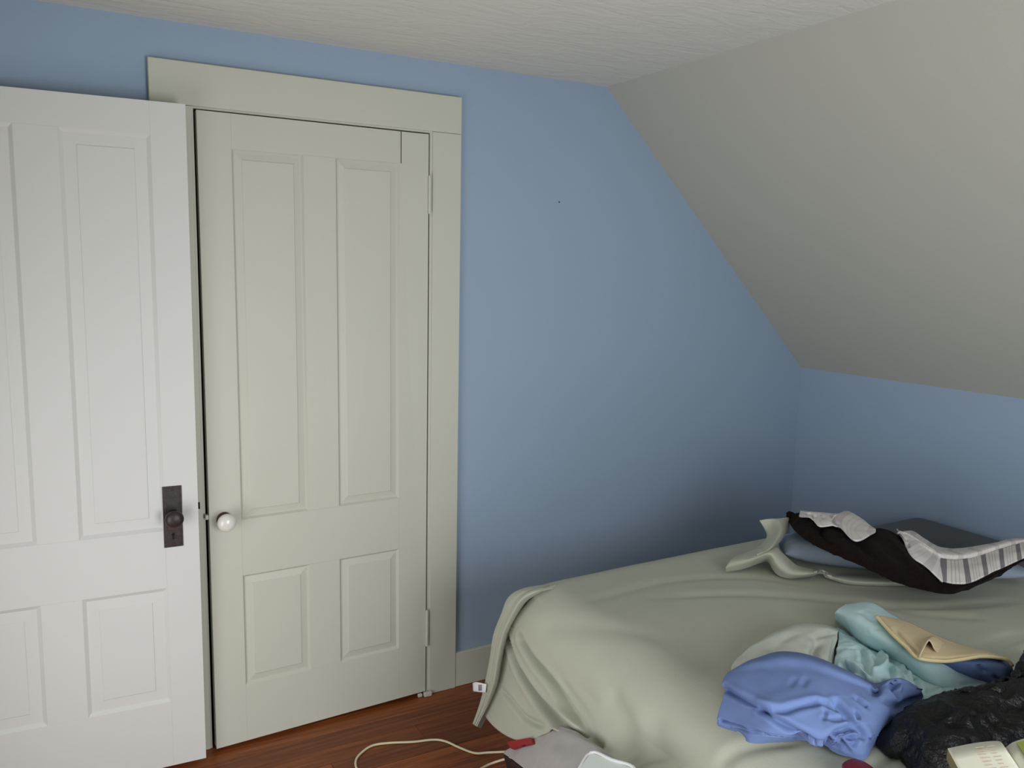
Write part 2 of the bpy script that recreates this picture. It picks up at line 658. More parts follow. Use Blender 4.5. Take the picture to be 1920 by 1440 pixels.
prism(bm, [(XS, ZC), (XR, ZK), (XR + T, ZK), (XR + T, ZK + 0.1), (XS + 0.1, ZC + T), (XS, ZC + T)], Y_REAR - T, YB + T)
bmesh.ops.recalc_face_normals(bm, faces=bm.faces)
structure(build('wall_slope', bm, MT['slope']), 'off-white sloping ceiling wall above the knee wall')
# closet space behind the door
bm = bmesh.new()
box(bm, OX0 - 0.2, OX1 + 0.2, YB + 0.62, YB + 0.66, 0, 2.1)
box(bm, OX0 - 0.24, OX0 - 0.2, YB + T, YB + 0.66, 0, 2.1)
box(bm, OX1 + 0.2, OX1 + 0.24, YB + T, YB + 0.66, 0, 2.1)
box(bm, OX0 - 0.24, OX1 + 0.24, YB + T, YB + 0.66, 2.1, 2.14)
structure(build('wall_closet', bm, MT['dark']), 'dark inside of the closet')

# skirting
bm = bmesh.new()
box(bm, 0.861, XR, 0.003, YB, 0, 0.132, 0.003)
structure(build('baseboard_back', bm, MT['sage_trim']), 'pale sage baseboard along the back wall beside the closet')
bm = bmesh.new()
box(bm, XR - 0.017, XR, Y_REAR, YB - 0.017, 0, 0.132, 0.003)
structure(build('baseboard_right', bm, MT['sage_trim']), 'pale sage baseboard along the knee wall')

# closet casing
tr = empty('trim_1', (0.375, 0, 0))
structure(tr, 'pale sage flat casing round the closet door')
bm = bmesh.new()
box(bm, -0.111, 0.862, -0.001, YB, 1.98, 2.10, 0.0025)
build('header_board', bm, MT['sage_trim'], tr)
for a, b in ((-0.111, 0.0), (0.757, 0.862)):
    bm = bmesh.new()
    box(bm, a, b, 0.0, YB, 0.0, 1.9792, 0.0018)
    build('side_board', bm, MT['sage_trim'], tr)
for a, b in ((0.0, 0.006), (0.7475, 0.757)):
    bm = bmesh.new()
    box(bm, a, b, 0.005, YB + T, 0.0, 1.974)
    build('jamb', bm, MT['sage_trim'], tr)
bm = bmesh.new()
box(bm, 0.0, 0.757, 0.005, YB + T, 1.974, 1.98)
build('head_jamb', bm, MT['sage_trim'], tr)
bm = bmesh.new()
box(bm, 0.006, 0.02, 0.045, 0.07, 0.0, 1.974)
box(bm, 0.734, 0.7475, 0.045, 0.07, 0.0, 1.974)
box(bm, 0.02, 0.734, 0.045, 0.07, 1.955, 1.974)
build('door_stop', bm, MT['dark'], tr)
bm = bmesh.new()
box(bm, -0.021, -0.010, -0.0012, 0.004, 0.790, 0.811)
build('strike_hole', bm, MT['dark'], tr)
bm = bmesh.new()
box(bm, 0.732, 0.762, -0.016, -0.001, 0.0, 0.016, 0.003)
box(bm, 0.712, 0.728, -0.006, 0.004, 0.0, 0.012, 0.002)
build('door_chock', bm, MT['sage_trim'], tr)


def panel_mesh(bm, x0, x1, z0, z1, yf, depth, slope, raise_w, raise_h):
    """Door panel: sloping sticking round the opening, recessed field, optional raised centre (front at yf, towards -y)."""
    loops = [((x0, x1, z0, z1), yf), ((x0 + slope, x1 - slope, z0 + slope, z1 - slope), yf + depth)]
    if raise_w:
        g = slope + 0.002
        loops.append(((x0 + g, x1 - g, z0 + g, z1 - g), yf + depth))
        g2 = slope + raise_w
        loops.append(((x0 + g2, x1 - g2, z0 + g2, z1 - g2), yf + depth - raise_h))
        g2 += 0.0025
        loops.append(((x0 + g2, x1 - g2, z0 + g2, z1 - g2), yf + depth - raise_h - 0.0018))
    prev = None
    for (a, b, c, d), y in loops:
        vs = [bm.verts.new(q) for q in ((a, y, c), (b, y, c), (b, y, d), (a, y, d))]
        if prev:
            for i in range(4):
                bm.faces.new((prev[i], prev[(i + 1) % 4], vs[(i + 1) % 4], vs[i]))
        prev = vs
    bm.faces.new(prev)
    # back
    yb = yf + 0.028
    vs = [bm.verts.new(q) for q in ((x0, yb, z0), (x1, yb, z0), (x1, yb, z1), (x0, yb, z1))]
    bm.faces.new(vs[::-1])
    bmesh.ops.recalc_face_normals(bm, faces=bm.faces)


def make_door(root, m, xs, zs, yf, th, warp, depth, slope, rw, rh, notch=0.0):
    """Four-panel door; xs = left, stile, mullion l/r, stile, right; zs = bottom .. top rails."""
    x0, x1, x2, x3, x4, x5 = xs
    z0, z1, z2, z3, z4, z5 = zs

    def finish(name, bm):
        for v in bm.verts:
            v.co = Vector(warp(v.co))
        return build(name, bm, m, root)

    def rect(name, a, b, c, d):
        bm = bmesh.new()
        box(bm, a, b, yf, yf + th, c, d, 0.0006)
        finish(name, bm)
    rect('stile', x0, x1, z0, z5)
    rect('stile', x4, x5, z0, z5)
    rect('rail', x1, x4, z0, z1)
    rect('rail', x1, x4, z2, z3)
    rect('rail', x1, x4 - notch, z4, z5)
    rect('mullion', x2, x3, z1, z2)
    rect('mullion', x2, x3, z3, z4)
    for a, b in ((x1, x2), (x3, x4)):
        for c, d in ((z1, z2), (z3, z4)):
            bm = bmesh.new()
            panel_mesh(bm, a, b, c, d, yf + 0.0004, depth, slope, rw, rh)
            finish('panel', bm)


# door_1: the sage closet door, hinged right, standing slightly ajar at the bottom left
d1 = empty('door_1', (0.745, 0.0, 0.0))
structure(d1, 'pale sage four-panel closet door with a white knob')


def warp1(c):
    k = (0.744 - c[0]) / 0.732
    return (c[0], c[1] - k * (0.030 - 0.012 * c[2]), c[2] - 0.004 * k * (1 - c[2] / 2))


make_door(d1, MT['sage_trim'], (0.0125, 0.108, 0.321, 0.424, 0.637, 0.742), (0.016, 0.204, 0.566, 0.747, 1.868, 1.969),
          0.0, 0.035, warp1, 0.007, 0.006, 0.022, 0.004, notch=-0.0)
bm = bmesh.new()
box(bm, 0.6425, 0.6445, -0.0021, 0.0005, 1.868, 1.9688)
build('joint_gap', bm, MT['dark'], d1)
for z0, z1 in ((1.713, 1.834), (0.19, 0.321)):
    bm = bmesh.new()
    lathe(bm, [(0, z0 - 0.004), (0.003, z0 - 0.003), (0.0035, z0), (0.0055, z0), (0.0055, z0 + (z1 - z0) * 0.33), (0.005, z0 + (z1 - z0) * 0.335), (0.0055, z0 + (z1 - z0) * 0.34),
               (0.0055, z0 + (z1 - z0) * 0.66), (0.005, z0 + (z1 - z0) * 0.665), (0.0055, z0 + (z1 - z0) * 0.67), (0.0055, z1), (0.0035, z1), (0.003, z1 + 0.003), (0, z1 + 0.004)], 12,
          Matrix.Translation((0.7445, -0.004, 0)))
    hg = build('hinge', bm, MT['sage_trim'], d1)
kc = np.array((0.0555, -0.0235, 0.754))
RX = Matrix.Rotation(math.radians(90), 4, 'X')     # lathe axis +z -> -y (into the room)
bm = bmesh.new()
lathe(bm, [(0, 0.004), (0.012, 0.004), (0.02, 0.003), (0.023, 0.0), (0.023, -0.001)], 24, Matrix.Translation(kc) @ RX)
build('knob_rose', bm, MT['rust'], d1)
bm = bmesh.new()
lathe(bm, [(0.009, 0.002), (0.009, 0.018), (0.014, 0.021), (0.023, 0.027), (0.0275, 0.036), (0.0275, 0.043), (0.023, 0.052), (0.012, 0.057), (0, 0.0585)], 28, Matrix.Translation(kc) @ RX)
build('knob', bm, MT['porcelain'], d1, True)
bm = bmesh.new()
box(bm, 0.002, 0.0125, -0.017, -0.002, 0.757, 0.772, 0.002)
build('latch_bolt', bm, MT['steel'], d1)

# door_2: the white door folded back in front of the wall, free edge next to the closet
d2 = empty('door_2', (-0.78, -0.04, 0.0))
structure(d2, 'white four-panel door swung back against the wall, dark bronze lock plate')
ang = math.atan2(0.040, 0.754)


def warp2(c):
    s = -0.026 - c[0]
    return (-0.026 - s * math.cos(ang) + (c[1] + 0.0785) * math.sin(-ang) * -1, -0.0785 + s * math.sin(ang) + (c[1] + 0.0785) * math.cos(ang), c[2])


make_door(d2, MT['white_door'], (-0.780, -0.672, -0.447, -0.343, -0.120, -0.027), (0.02, 0.226, 0.582, 0.757, 1.880, 1.969),
          -0.0785, 0.032, warp2, 0.007, 0.010, 0.03, 0.0007)
# lock plate and knob


def on_d2(x, z, out):
    v = warp2((x, -0.0785 - out, z))
    return Vector(v)


bm = bmesh.new()
box(bm, -0.124, -0.0715, -0.0785 - 0.003, -0.0785 + 0.0005, 0.706, 0.889, 0.0012)
box(bm, -0.119, -0.0765, -0.0785 - 0.0042, -0.0785 - 0.002, 0.711, 0.884, 0.001)
for v in bm.verts:
    v.co = Vector(warp2(v.co))
lp = build('lock_plate', bm, MT['bronze'], d2)
RZ = Matrix.Rotation(-ang, 4, 'Z')
bm = bmesh.new()
lathe(bm, [(0, 0.012), (0.014, 0.012), (0.0175, 0.006), (0.019, 0.0)], 24, Matrix.Translation(on_d2(-0.097, 0.801, 0.003)) @ RZ @ RX)
lathe(bm, [(0.0085, 0.008), (0.0085, 0.024), (0.017, 0.028), (0.0245, 0.034), (0.0262, 0.041), (0.024, 0.048), (0.015, 0.0535), (0, 0.055)], 28, Matrix.Translation(on_d2(-0.097, 0.801, 0.003)) @ RZ @ RX)
build('knob', bm, MT['bronze'], d2, True)
bm = bmesh.new()
box(bm, -0.113, -0.082, -0.0785 - 0.006, -0.0785 - 0.003, 0.758, 0.775, 0.001)
for v in bm.verts:
    v.co = Vector(warp2(v.co))
build('escutcheon', bm, MT['rust'], d2)
bm = bmesh.new()
lathe(bm, [(0, 0.002), (0.004, 0.002), (0.0045, 0)], 12, Matrix.Translation(on_d2(-0.0985, 0.745, 0.0042)) @ RZ @ RX)
box(bm, -0.1005, -0.0965, -0.0785 - 0.0052, -0.0785 - 0.003, 0.730, 0.746)
build('keyhole', bm, MT['dark'], d2)
for z in (0.716, 0.878):
    bm = bmesh.new()
    lathe(bm, [(0, 0.0022), (0.0025, 0.0018), (0.0036, 0)], 12, Matrix.Translation(on_d2(-0.098, z, 0.004)) @ RZ @ RX)
    build('screw', bm, MT['rust'], d2)

# ================================================================== THE BED
BX0, BX1, BY0, BY1, BZ = 0.755, 2.58, -0.60, -1.97, 0.615
bed = tag(empty('bed', ((BX0 + BX1) / 2, (BY0 + BY1) / 2, 0)), 'double bed with a charcoal covered mattress, head against the knee wall', 'bed')
bm = bmesh.new()
box(bm, BX0 + 0.05, BX1, BY1, BY0 - 0.012, 0.385, BZ, 0.075, 6)
build('mattress', bm, MT['charcoal'], bed, True)
bm = bmesh.new()
box(bm, BX0 + 0.045, BX1, BY1 + 0.01, BY0 - 0.02, 0.17, 0.384, 0.012)
build('box_spring', bm, MT['boxspring'], bed)
for x in (BX0 + 0.12, BX1 - 0.12):
    for yy in (BY0 - 0.12, BY1 + 0.12):
        bm = bmesh.new()
        lathe(bm, [(0, 0), (0.02, 0), (0.024, 0.02), (0.032, 0.17), (0, 0.17)], 14, Matrix.Translation((x, yy, 0)))
        build('leg', bm, MT['darkwood'], bed)

# ------------------------------------------------------------------ sage bedspread
sp = tag(empty('bedspread', (1.3, -1.2, BZ)), 'sage green fleece bedspread covering the bed and hanging over its foot', 'bedspread')
# rows run from the far (wall) side to the near side; first rows hang over the foot, later ones lie on the mattress
nu = 190
ys = np.linspace(0, 1, nu)
FAR, NEAR = -0.590, -1.99


hem_px = [((925, 1350), .715), ((940, 1380), .705), ((985, 1391), .70), ((1030, 1373), .70), ((1050, 1368), .695), ((1110, 1400), .69), ((1180, 1438), .685), ((1260, 1482), .68)]
hem_pts = np.array([at_x(q[0], q[1], x) for q, x in hem_px])


def hem_z(y):
    h = spline(np.vstack([hem_pts, hem_pts[-1] + [0, -0.7, 0.0]]), 200)
    return np.interp(-y, -h[:, 1], h[:, 2])


zt = BZ + 0.006
R_ = 0.14
path = []           # (outward x offset from BX0, z fraction) going from hem to head
NH = 70
NT = 120
yy = FAR + (NEAR - FAR) * ys
xf = BX0 - 0.012
G = np.zeros((NH + 30 + NT, nu, 3))
hz = hem_z(yy)
for i in range(NH):
    k = i / (NH - 1)
    z = hz + (zt - R_ - hz) * k
    G[i, :, 0] = xf - R_ * 0.0 - 0.05 * (1 - k) ** 1.5 * np.interp(-yy, [0.58, 0.8, 1.2, 2], [0.6, 1.0, 1.2, 1.2])
    G[i, :, 1] = yy
    G[i, :, 2] = z
for i in range(30):
    a = (i + 1) / 31 * math.pi / 2
    G[NH + i, :, 0] = xf + R_ * (1 - math.cos(a))
    G[NH + i, :, 1] = yy
    G[NH + i, :, 2] = zt - R_ + R_ * math.sin(a)
XE = 2.06 + 0.17 * np.clip((-yy - 0.95) / 0.3, 0, 1)
for i in range(NT):
    k = i / (NT - 1)
    G[NH + 30 + i, :, 0] = xf + R_ + (XE - xf - R_) * k
    G[NH + 30 + i, :, 1] = yy
    G[NH + 30 + i, :, 2] = zt
SP_FLAT = G.copy()
# far edge rounds off, and the far foot corner is rounded in plan and in height
e = np.clip(1 - (-G[..., 1] + FAR) / 0.07, 0, 1) ** 2
c_ = np.clip(1 - (G[..., 0] - xf) / 0.20, 0, 1)
G[..., 2] -= np.where(G[..., 2] > 0.5, e * (0.016 + 0.02 * c_ ** 2), 0)
e2 = np.clip(1 - (-G[..., 1] + FAR) / 0.16, 0, 1) ** 2
G[..., 0] += np.where(G[..., 0] < xf + 0.06, 0.014 * e2 * np.clip((G[..., 2] - 0.15) * 4, 0, 1), 0)
fl_ = np.clip((0.56 - G[..., 2]) / 0.30, 0, 1)
G[..., 1] += 0.095 * fl_ * (2 - fl_) * np.exp(-(FAR - G[..., 1]) / 0.07)
# gentle swell of the bed top and loose wrinkles
top = G[..., 2] > zt - 0.01
wt = np.clip((G[..., 0] - xf) / 0.30, 0, 1)
wt = wt * wt * (3 - 2 * wt)
n1 = vnoise(G * np.array([1.0, 1.6, 1.0]), 3.2)
G[..., 2] += (0.006 * n1 + 0.004) * wt
G[..., 0] += np.where(~top, -0.004 * vnoise(G * np.array([1, 1, 0.35]), 6.0) * np.clip((zt - G[..., 2]) * 4, 0, 1), 0.0)
folds = [
    # foot drape: folds falling from the far corner, fanning to the right
    ([(948, 1182), (962, 1235), (980, 1270), (1010, 1317), (1050, 1357), (1087, 1380)], 0.034, 0.011, 1),
    ([(975, 1200), (1000, 1238), (1030, 1275), (1060, 1320), (1095, 1367), (1120, 1402)], 0.027, 0.012, 1),
    ([(937, 1292), (957, 1315), (985, 1345), (1020, 1362)], 0.012, 0.008),
    ([(1050, 1280), (1070, 1305), (1092, 1335), (1115, 1375), (1135, 1405)], 0.012, 0.014),
    ([(1140, 1290), (1152, 1315), (1170, 1350), (1176, 1395), (1190, 1430)], 0.014, 0.03),
    ([(1240, 1330), (1225, 1380), (1230, 1430)], 0.006, 0.035),
    # near part of the top
    ([(1345, 1440), (1380, 1412), (1440, 1394), (1500, 1392)], 0.008, 0.014),
    ([(1640, 1440), (1670, 1415), (1700, 1402)], 0.008, 0.014),
    # long soft creases across the top
    ([(1230, 1120), (1350, 1112), (1500, 1120), (1700, 1138), (1900, 1128)], 0.006, 0.02),
    ([(1100, 1130), (1250, 1090), (1400, 1080), (1520, 1100)], 0.004, 0.02),
    ([(1780, 1240), (1840, 1215), (1920, 1190)], 0.007, 0.02),
    ([(1620, 1125), (1720, 1150), (1850, 1160)], 0.004, 0.018),
    ([(1000, 1180), (1100, 1175), (1250, 1200)], 0.004, 0.03),
]
outv = np.where(top[..., None], np.array([0, 0, 1.0]), np.array([-1.0, 0, 0.2]))
G, _ = crease(G, folds, outv)
# keep it on the mattress
lim = np.minimum(np.clip((G[..., 0] - BX0 - 0.08) / 0.14, 0, 1), np.clip((-G[..., 1] - 0.585) / 0.07, 0, 1))
G[..., 2] = np.maximum(G[..., 2], np.where(G[..., 0] > BX0 + 0.08, BZ + 0.0045 - 0.05 * (1 - lim) ** 2, -1))
sheet('spread', G, MT['spread'], sp, 0.004, outward=(-0.4, 0, 1))
# far edge falling off the corner as a narrow doubled hem
ex_ = [.95, .85, .79, .757, .738, .727, .72, .715, .71, .70]
lft = [(1075, 1091), (1020, 1096), (978, 1104), (953, 1120), (940, 1150), (925, 1190), (918, 1235), (909, 1280), (899, 1320), (886, 1357)]
rgt = [(1075, 1093), (1032, 1103), (1005, 1109), (980, 1124), (963, 1150), (945, 1190), (935, 1235), (928, 1280), (913, 1322), (893, 1362)]
edge_rows = [[at_x(a[0] + 3, a[1] + 1, x + .03) for a, x in zip(lft, ex_)],
             [at_x(a[0], a[1], x + .004) for a, x in zip(lft, ex_)],
             [at_x((a[0] * 2 + b[0]) / 3, (a[1] * 2 + b[1]) / 3, x - .006) for a, b, x in zip(lft, rgt, ex_)],
             [at_x((a[0] * 2 + b[0] * 3) / 5, (a[1] * 2 + b[1] * 3) / 5, x - .002) for a, b, x in zip(lft, rgt, ex_)],
             [at_x((a[0] + b[0] * 4) / 5, (a[1] + b[1] * 4) / 5, x - .012) for a, b, x in zip(lft, rgt, ex_)],
             [at_x(b[0], b[1], x - .008) for b, x in zip(rgt, ex_)],
             [at_x(b[0] + 9, b[1] + 4, x + .04) for b, x in zip(rgt, ex_)]]
E_ = loft([np.array(r) for r in edge_rows], 90, 36)
sheet('hanging_hem', E_, MT['spread'], sp, 0.005, outward=(-1, -1, 0.3))
# white care tag sewn on that hem
tg = [np.array([at_x(886, 1281, .700), at_x(893, 1279, .697), at_x(912, 1283, .702)]), np.array([at_x(887, 1296, .700), at_x(893, 1297, .697), at_x(910, 1299, .702)])]
tgo = sheet('care_tag', loft(tg, 10, 6), MT['tag'], sp, 0.0008, outward=(-1, -1, 0))
tgo['label'] = 'small white care tag'
pr = [np.array([at_x(897, 1284, .6965), at_x(902, 1284, .6965)]), np.array([at_x(897, 1295, .6965), at_x(902, 1295, .6965)])]
sheet('tag_print', loft(pr, 3, 3), MT['tag_print'], tgo, 0.0004, outward=(-1, -1, 0))

# turned-back end of the spread in front of the pillow
fr = rows_at([
    [(1362, 1072, .630), (1392, 1068, .632), (1425, 1057, .642), (1440, 1054, .646), (1449, 1068, .638), (1460, 1079, .632), (1482, 1084, .631), (1520, 1081, .634), (1540, 1075, .640), (1548, 1083, .636), (1568, 1090, .632), (1602, 1096, .630), (1680, 1098, .630), (1760, 1097, .630)],
    [(1362, 1062, .650), (1396, 1054, .662), (1428, 1045, .684), (1443, 1043, .690), (1453, 1056, .676), (1466, 1068, .662), (1486, 1077, .652), (1520, 1077, .652), (1542, 1073, .652), (1552, 1080, .648), (1570, 1086, .644), (1604, 1091, .642), (1680, 1093, .642), (1760, 1092, .640)],
    [(1370, 1050, .660), (1408, 1042, .676), (1436, 1036, .700), (1450, 1034, .704), (1460, 1042, .694), (1474, 1056, .676), (1490, 1067, .662), (1520, 1071, .658), (1544, 1072, .655), (1556, 1077, .650), (1574, 1081, .648), (1606, 1084, .646), (1680, 1086, .645), (1760, 1086, .643)],
    [(1385, 1040, .650), (1412, 1030, .668), (1442, 1026, .690), (1456, 1026, .690), (1464, 1034, .682), (1480, 1049, .664), (1496, 1060, .650), (1522, 1066, .646), (1546, 1070, .645), (1560, 1074, .640), (1578, 1077, .640), (1608, 1079, .640), (1680, 1080, .640), (1760, 1080, .638)],
])
FG = wrinkle(loft(fr, 120, 40), 0.002, 18)
sheet('turned_back_end', FG, MT['spread'], sp, 0.005)
fr = rows_at([
    [(1388, 1046, .645), (1415, 1030, .652), (1436, 1010, .672), (1435, 995, .702), (1424, 976, .735)],
    [(1402, 1044, .665), (1428, 1028, .680), (1446, 1008, .692), (1447, 990, .715), (1440, 973, .742)],
    [(1418, 1042, .688), (1442, 1030, .704), (1458, 1008, .722), (1464, 990, .736), (1458, 972, .748)],
    [(1430, 1040, .668), (1454, 1026, .680), (1472, 1004, .698), (1480, 988, .715), (1480, 970, .742)],
])
FG = wrinkle(loft(fr, 40, 40), 0.0015, 22)
sheet('standing_corner', FG, MT['spread'], sp, 0.004, outward=(-0.5, -0.7, 0.5))

# ------------------------------------------------------------------ pillow
pw = tag(empty('pillow', (1.85, -1.05, BZ)), 'pale blue pillow half under the brown throw at the head of the bed', 'pillow')
a = at(1460, 1030, .665)
b = at(1940, 1085, .665)
c0 = (a + b) / 2
ux = (b - a)
Lp = np.linalg.norm(ux[:2])
ux = ux / np.linalg.norm(ux)
vx = np.array([-ux[1], ux[0], 0])
if vx[0] < 0:
    vx = -vx
n = 60
U, V = np.meshgrid(np.linspace(-1, 1, n), np.linspace(-1, 1, n))
th = (0.042 - 0.007 * (U + 1)) * np.clip((1 - U ** 4) * (1 - V ** 4), 0, 1) ** 0.5
pc = c0 + vx * 0.065
Pt = pc + U[..., None] * ux * (Lp / 2) * (1 - 0.06 * V[..., None] ** 2) + V[..., None] * vx * 0.10 * (1 - 0.28 * (U[..., None] + 1)) * (1 - 0.06 * U[..., None] ** 2)
Pt[..., 2] = BZ + 0.046
top_ = Pt.copy()
top_[..., 2] += th * 1.15
bot_ = Pt.copy()
bot_[..., 2] -= th * 0.95
top_[..., 2] += 0.006 * vnoise(top_, 14) * (th > 0.02)
bm = bmesh.new()
gt = [[bm.verts.new(top_[i, j]) for j in range(n)] for i in range(n)]
gb = [[gt[i][j] if i in (0, n - 1) or j in (0, n - 1) else bm.verts.new(bot_[i, j]) for j in range(n)] for i in range(n)]
for i in range(n - 1):
    for j in range(n - 1):
        bm.faces.new((gt[i][j], gt[i][j + 1], gt[i + 1][j + 1], gt[i + 1][j]))
        f = (gb[i][j], gb[i + 1][j], gb[i + 1][j + 1], gb[i][j + 1])
        if len(set(f)) == 4:
            try:
                bm.faces.new(f)
            except ValueError:
                pass
bmesh.ops.recalc_face_normals(bm, faces=bm.faces)
build('pillowcase', bm, MT['pillow'], pw, True)

# ------------------------------------------------------------------ brown plush throw with striped lining
tb = tag(empty('throw_blanket', (1.85, -1.05, BZ + 0.05)), 'dark brown plush throw with its grey-striped white lining turned up, over the pillow', 'blanket')
lower = [(1474, 968, .730), (1490, 995, .735), (1530, 1024, .735), (1580, 1046, .735), (1640, 1072, .720), (1700, 1097, .690), (1745, 1110, .665), (1785, 1112, .655), (1825, 1102, .665), (1870, 1082, .690), (1925, 1048, .725)]
mid = [(1478, 964, .745), (1510, 985, .760), (1545, 1006, .765), (1590, 1026, .765), (1650, 1045, .755), (1705, 1072, .720), (1750, 1096, .690), (1788, 1101, .680), (1826, 1092, .690), (1870, 1074, .712), (1925, 1042, .745)]
upper = [(1480, 964, .752), (1518, 967, .775), (1537, 985, .775), (1570, 982, .778), (1604, 1012, .775), (1650, 996, .780), (1690, 1030, .760), (1725, 1055, .735), (1768, 1090, .695), (1816, 1090, .700), (1870, 1068, .720), (1925, 1040, .750)]
backr = [(1500, 962, .745), (1530, 964, .765), (1550, 975, .765), (1580, 975, .768), (1615, 1000, .765), (1655, 990, .765), (1700, 1015, .745), (1735, 1045, .725), (1775, 1080, .685), (1820, 1080, .690), (1870, 1060, .710), (1925, 1034, .740)]
TG = loft(rows_at([lower, mid, upper, backr]), 150, 40)
TG, _ = crease(TG, [([(1538, 985), (1540, 1000), (1560, 1025)], 0.014, 0.010), ([(1604, 1012), (1625, 1030), (1650, 1050)], 0.012, 0.014),
                    ([(1690, 1040), (1720, 1075)], -0.008, 0.014)], np.array([-0.5, -0.7, 0.5]))
TG = wrinkle(TG, 0.003, 40)
sheet('plush_side', TG, MT['plush'], tb, 0.010, outward=(-0.5, -0.7, 0.5))
# striped lining, two stretches
l_low = [(1680, 992, .772), (1693, 1012, .764), (1707, 1040, .752), (1735, 1060, .735), (1768, 1091, .702), (1816, 1092, .704), (1870, 1068, .728), (1928, 1040, .756)]
l_mid = [(1685, 996, .774), (1704, 1010, .768), (1728, 1026, .752), (1750, 1040, .738), (1772, 1053, .722), (1812, 1052, .722), (1868, 1036, .744), (1928, 1018, .765)]
l_top = [(1682, 1001, .770), (1698, 997, .768), (1722, 1008, .755), (1745, 1025, .742), (1765, 1031, .735), (1803, 1031, .735), (1868, 1020, .755), (1928, 1012, .768)]
l_bak = [(1690, 998, .740), (1710, 995, .735), (1730, 1006, .720), (1750, 1020, .710), (1770, 1027, .705), (1806, 1027, .705), (1870, 1017, .720), (1928, 1010, .735)]


def lining(rows, nu, nv, reps, crs, name, m='stripe'):
    LG = loft(rows_at(rows), nu, nv)
    if crs:
        LG, _ = crease(LG, crs, np.array([-0.4, -0.7, 0.6]))
    LG = wrinkle(LG, 0.0015, 25)
    uu = np.broadcast_to(np.linspace(0, reps, nu), (nv, nu))
    vv = np.broadcast_to(np.linspace(0, 1, nv)[:, None], (nv, nu))
    sheet(name, LG, MT[m], tb, 0.004, uv=np.stack([uu, vv], -1), outward=(-0.4, -0.7, 0.6))


r_low = [(1762, 1088, .704), (1790, 1093, .702), (1818, 1092, .704), (1844, 1080, .716), (1872, 1067, .728), (1902, 1053, .742), (1932, 1040, .756)]
r_top = [(1764, 1046, .730), (1788, 1049, .728), (1812, 1047, .730), (1836, 1041, .736), (1862, 1033, .746), (1894, 1024, .756), (1926, 1014, .766)]
lining([r_low, [((a[0] + b[0]) / 2, (a[1] + b[1]) / 2, (a[2] + b[2]) / 2 + .004) for a, b in zip(r_low, r_top)], r_top], 160, 24, 4.75, [], 'striped_lining')
q_low = l_low[:5]
q_mid = l_mid[:5]
q_top = [(1684, 1000, .774), (1700, 1002, .772), (1724, 1016, .760), (1748, 1031, .748), (1772, 1042, .736)]
lining([q_low, [((a[0] + b[0]) / 2, (a[1] + b[1]) / 2, (a[2] + b[2]) / 2 + .004) for a, b in zip(q_low, q_mid)], q_mid, q_top], 90, 30, 2.6, [([(1700, 1008), (1703, 1026)], 0.006, 0.006)], 'lining_side', 'stripe_pale')
h_in = [(1688, 999, .768), (1704, 1008, .766), (1728, 1022, .752), (1748, 1036, .740), (1768, 1047, .728), (1812, 1049, .727), (1862, 1035, .743), (1894, 1026, .752), (1928, 1016, .763)]
h_mid = [(1685, 997, .778), (1702, 1000, .774), (1726, 1013, .762), (1748, 1028, .750), (1768, 1037, .740), (1810, 1038, .740), (1864, 1025, .756), (1894, 1017, .764), (1928, 1010, .772)]
h_top = [(1682, 1001, .768), (1698, 997, .766), (1722, 1008, .753), (1745, 1025, .740), (1765, 1031, .733), (1803, 1031, .733), (1866, 1020, .753), (1898, 1012, .762), (1928, 1011, .766)]
h_bak = [(1690, 998, .740), (1710, 995, .735), (1730, 1006, .720), (1750, 1020, .710), (1770, 1027, .705), (1806, 1027, .705), (1868, 1017, .720), (1898, 1010, .730), (1928, 1009, .735)]
lining([h_in, h_mid, h_top, h_bak], 160, 30, 7.0, [], 'lining_hem', 'stripe_pale')
s_low = [(1498, 968, .776), (1520, 972, .786), (1536, 986, .786), (1570, 986, .790), (1604, 1013, .786), (1642, 997, .794)]
s_mid = [(1500, 960, .784), (1524, 966, .794), (1545, 976, .794), (1574, 974, .798), (1608, 995, .794), (1642, 994, .796)]
s_top = [(1502, 957, .784), (1524, 960, .792), (1548, 962, .794), (1572, 964, .796), (1590, 959, .800), (1642, 992, .794)]
s_bak = [(1508, 958, .740), (1526, 960, .745), (1550, 962, .745), (1574, 963, .745), (1594, 960, .745), (1640, 992, .760)]
lining([s_low, s_mid, s_top, s_bak], 100, 36, 2.2, [([(1558, 962), (1562, 975), (1572, 985)], 0.008, 0.006), ([(1512, 962), (1530, 970)], 0.006, 0.005), ([(1535, 962), (1545, 972)], 0.005, 0.005), ([(1520, 960), (1524, 972)], 0.005, 0.004)], 'lining_hem', 'stripe_pale')

# ------------------------------------------------------------------ pale grey-green cloth behind the blue sheet
pk = tag(empty('cotton_cloth', (1.05, -1.32, BZ)), 'crumpled pale grey-green cloth between the blue sheet and the bedspread', 'cloth')
G = loft(rows_at([
    [(1370, 1270, .640), (1440, 1265, .650), (1500, 1262, .650), (1545, 1262, .650), (1562, 1248, .640)],
    [(1372, 1250, .645), (1430, 1240, .665), (1492, 1230, .675), (1540, 1228, .670), (1564, 1220, .655)],
    [(1378, 1240, .650), (1425, 1212, .675), (1490, 1195, .690), (1540, 1190, .688), (1570, 1192, .672)],
    [(1386, 1233, .645), (1422, 1204, .672), (1490, 1172, .690), (1535, 1171, .690), (1572, 1182, .675)],
    [(1390, 1232, .628), (1424, 1203, .628), (1492, 1171, .628), (1537, 1170, .628), (1574, 1181, .628)],
]), 90, 60)
G, _ = crease(G, [([(1536, 1200), (1530, 1215), (1524, 1232)], 0.018, 0.009), ([(1570, 1186), (1545, 1188), (1515, 1200)], 0.006, 0.007), ([(1440, 1225), (1470, 1200), (1500, 1185)], 0.004, 0.012), ([(1558, 1195), (1552, 1215), (1545, 1240)], -0.006, 0.008)], np.array([-0.3, -0.6, 0.7]))
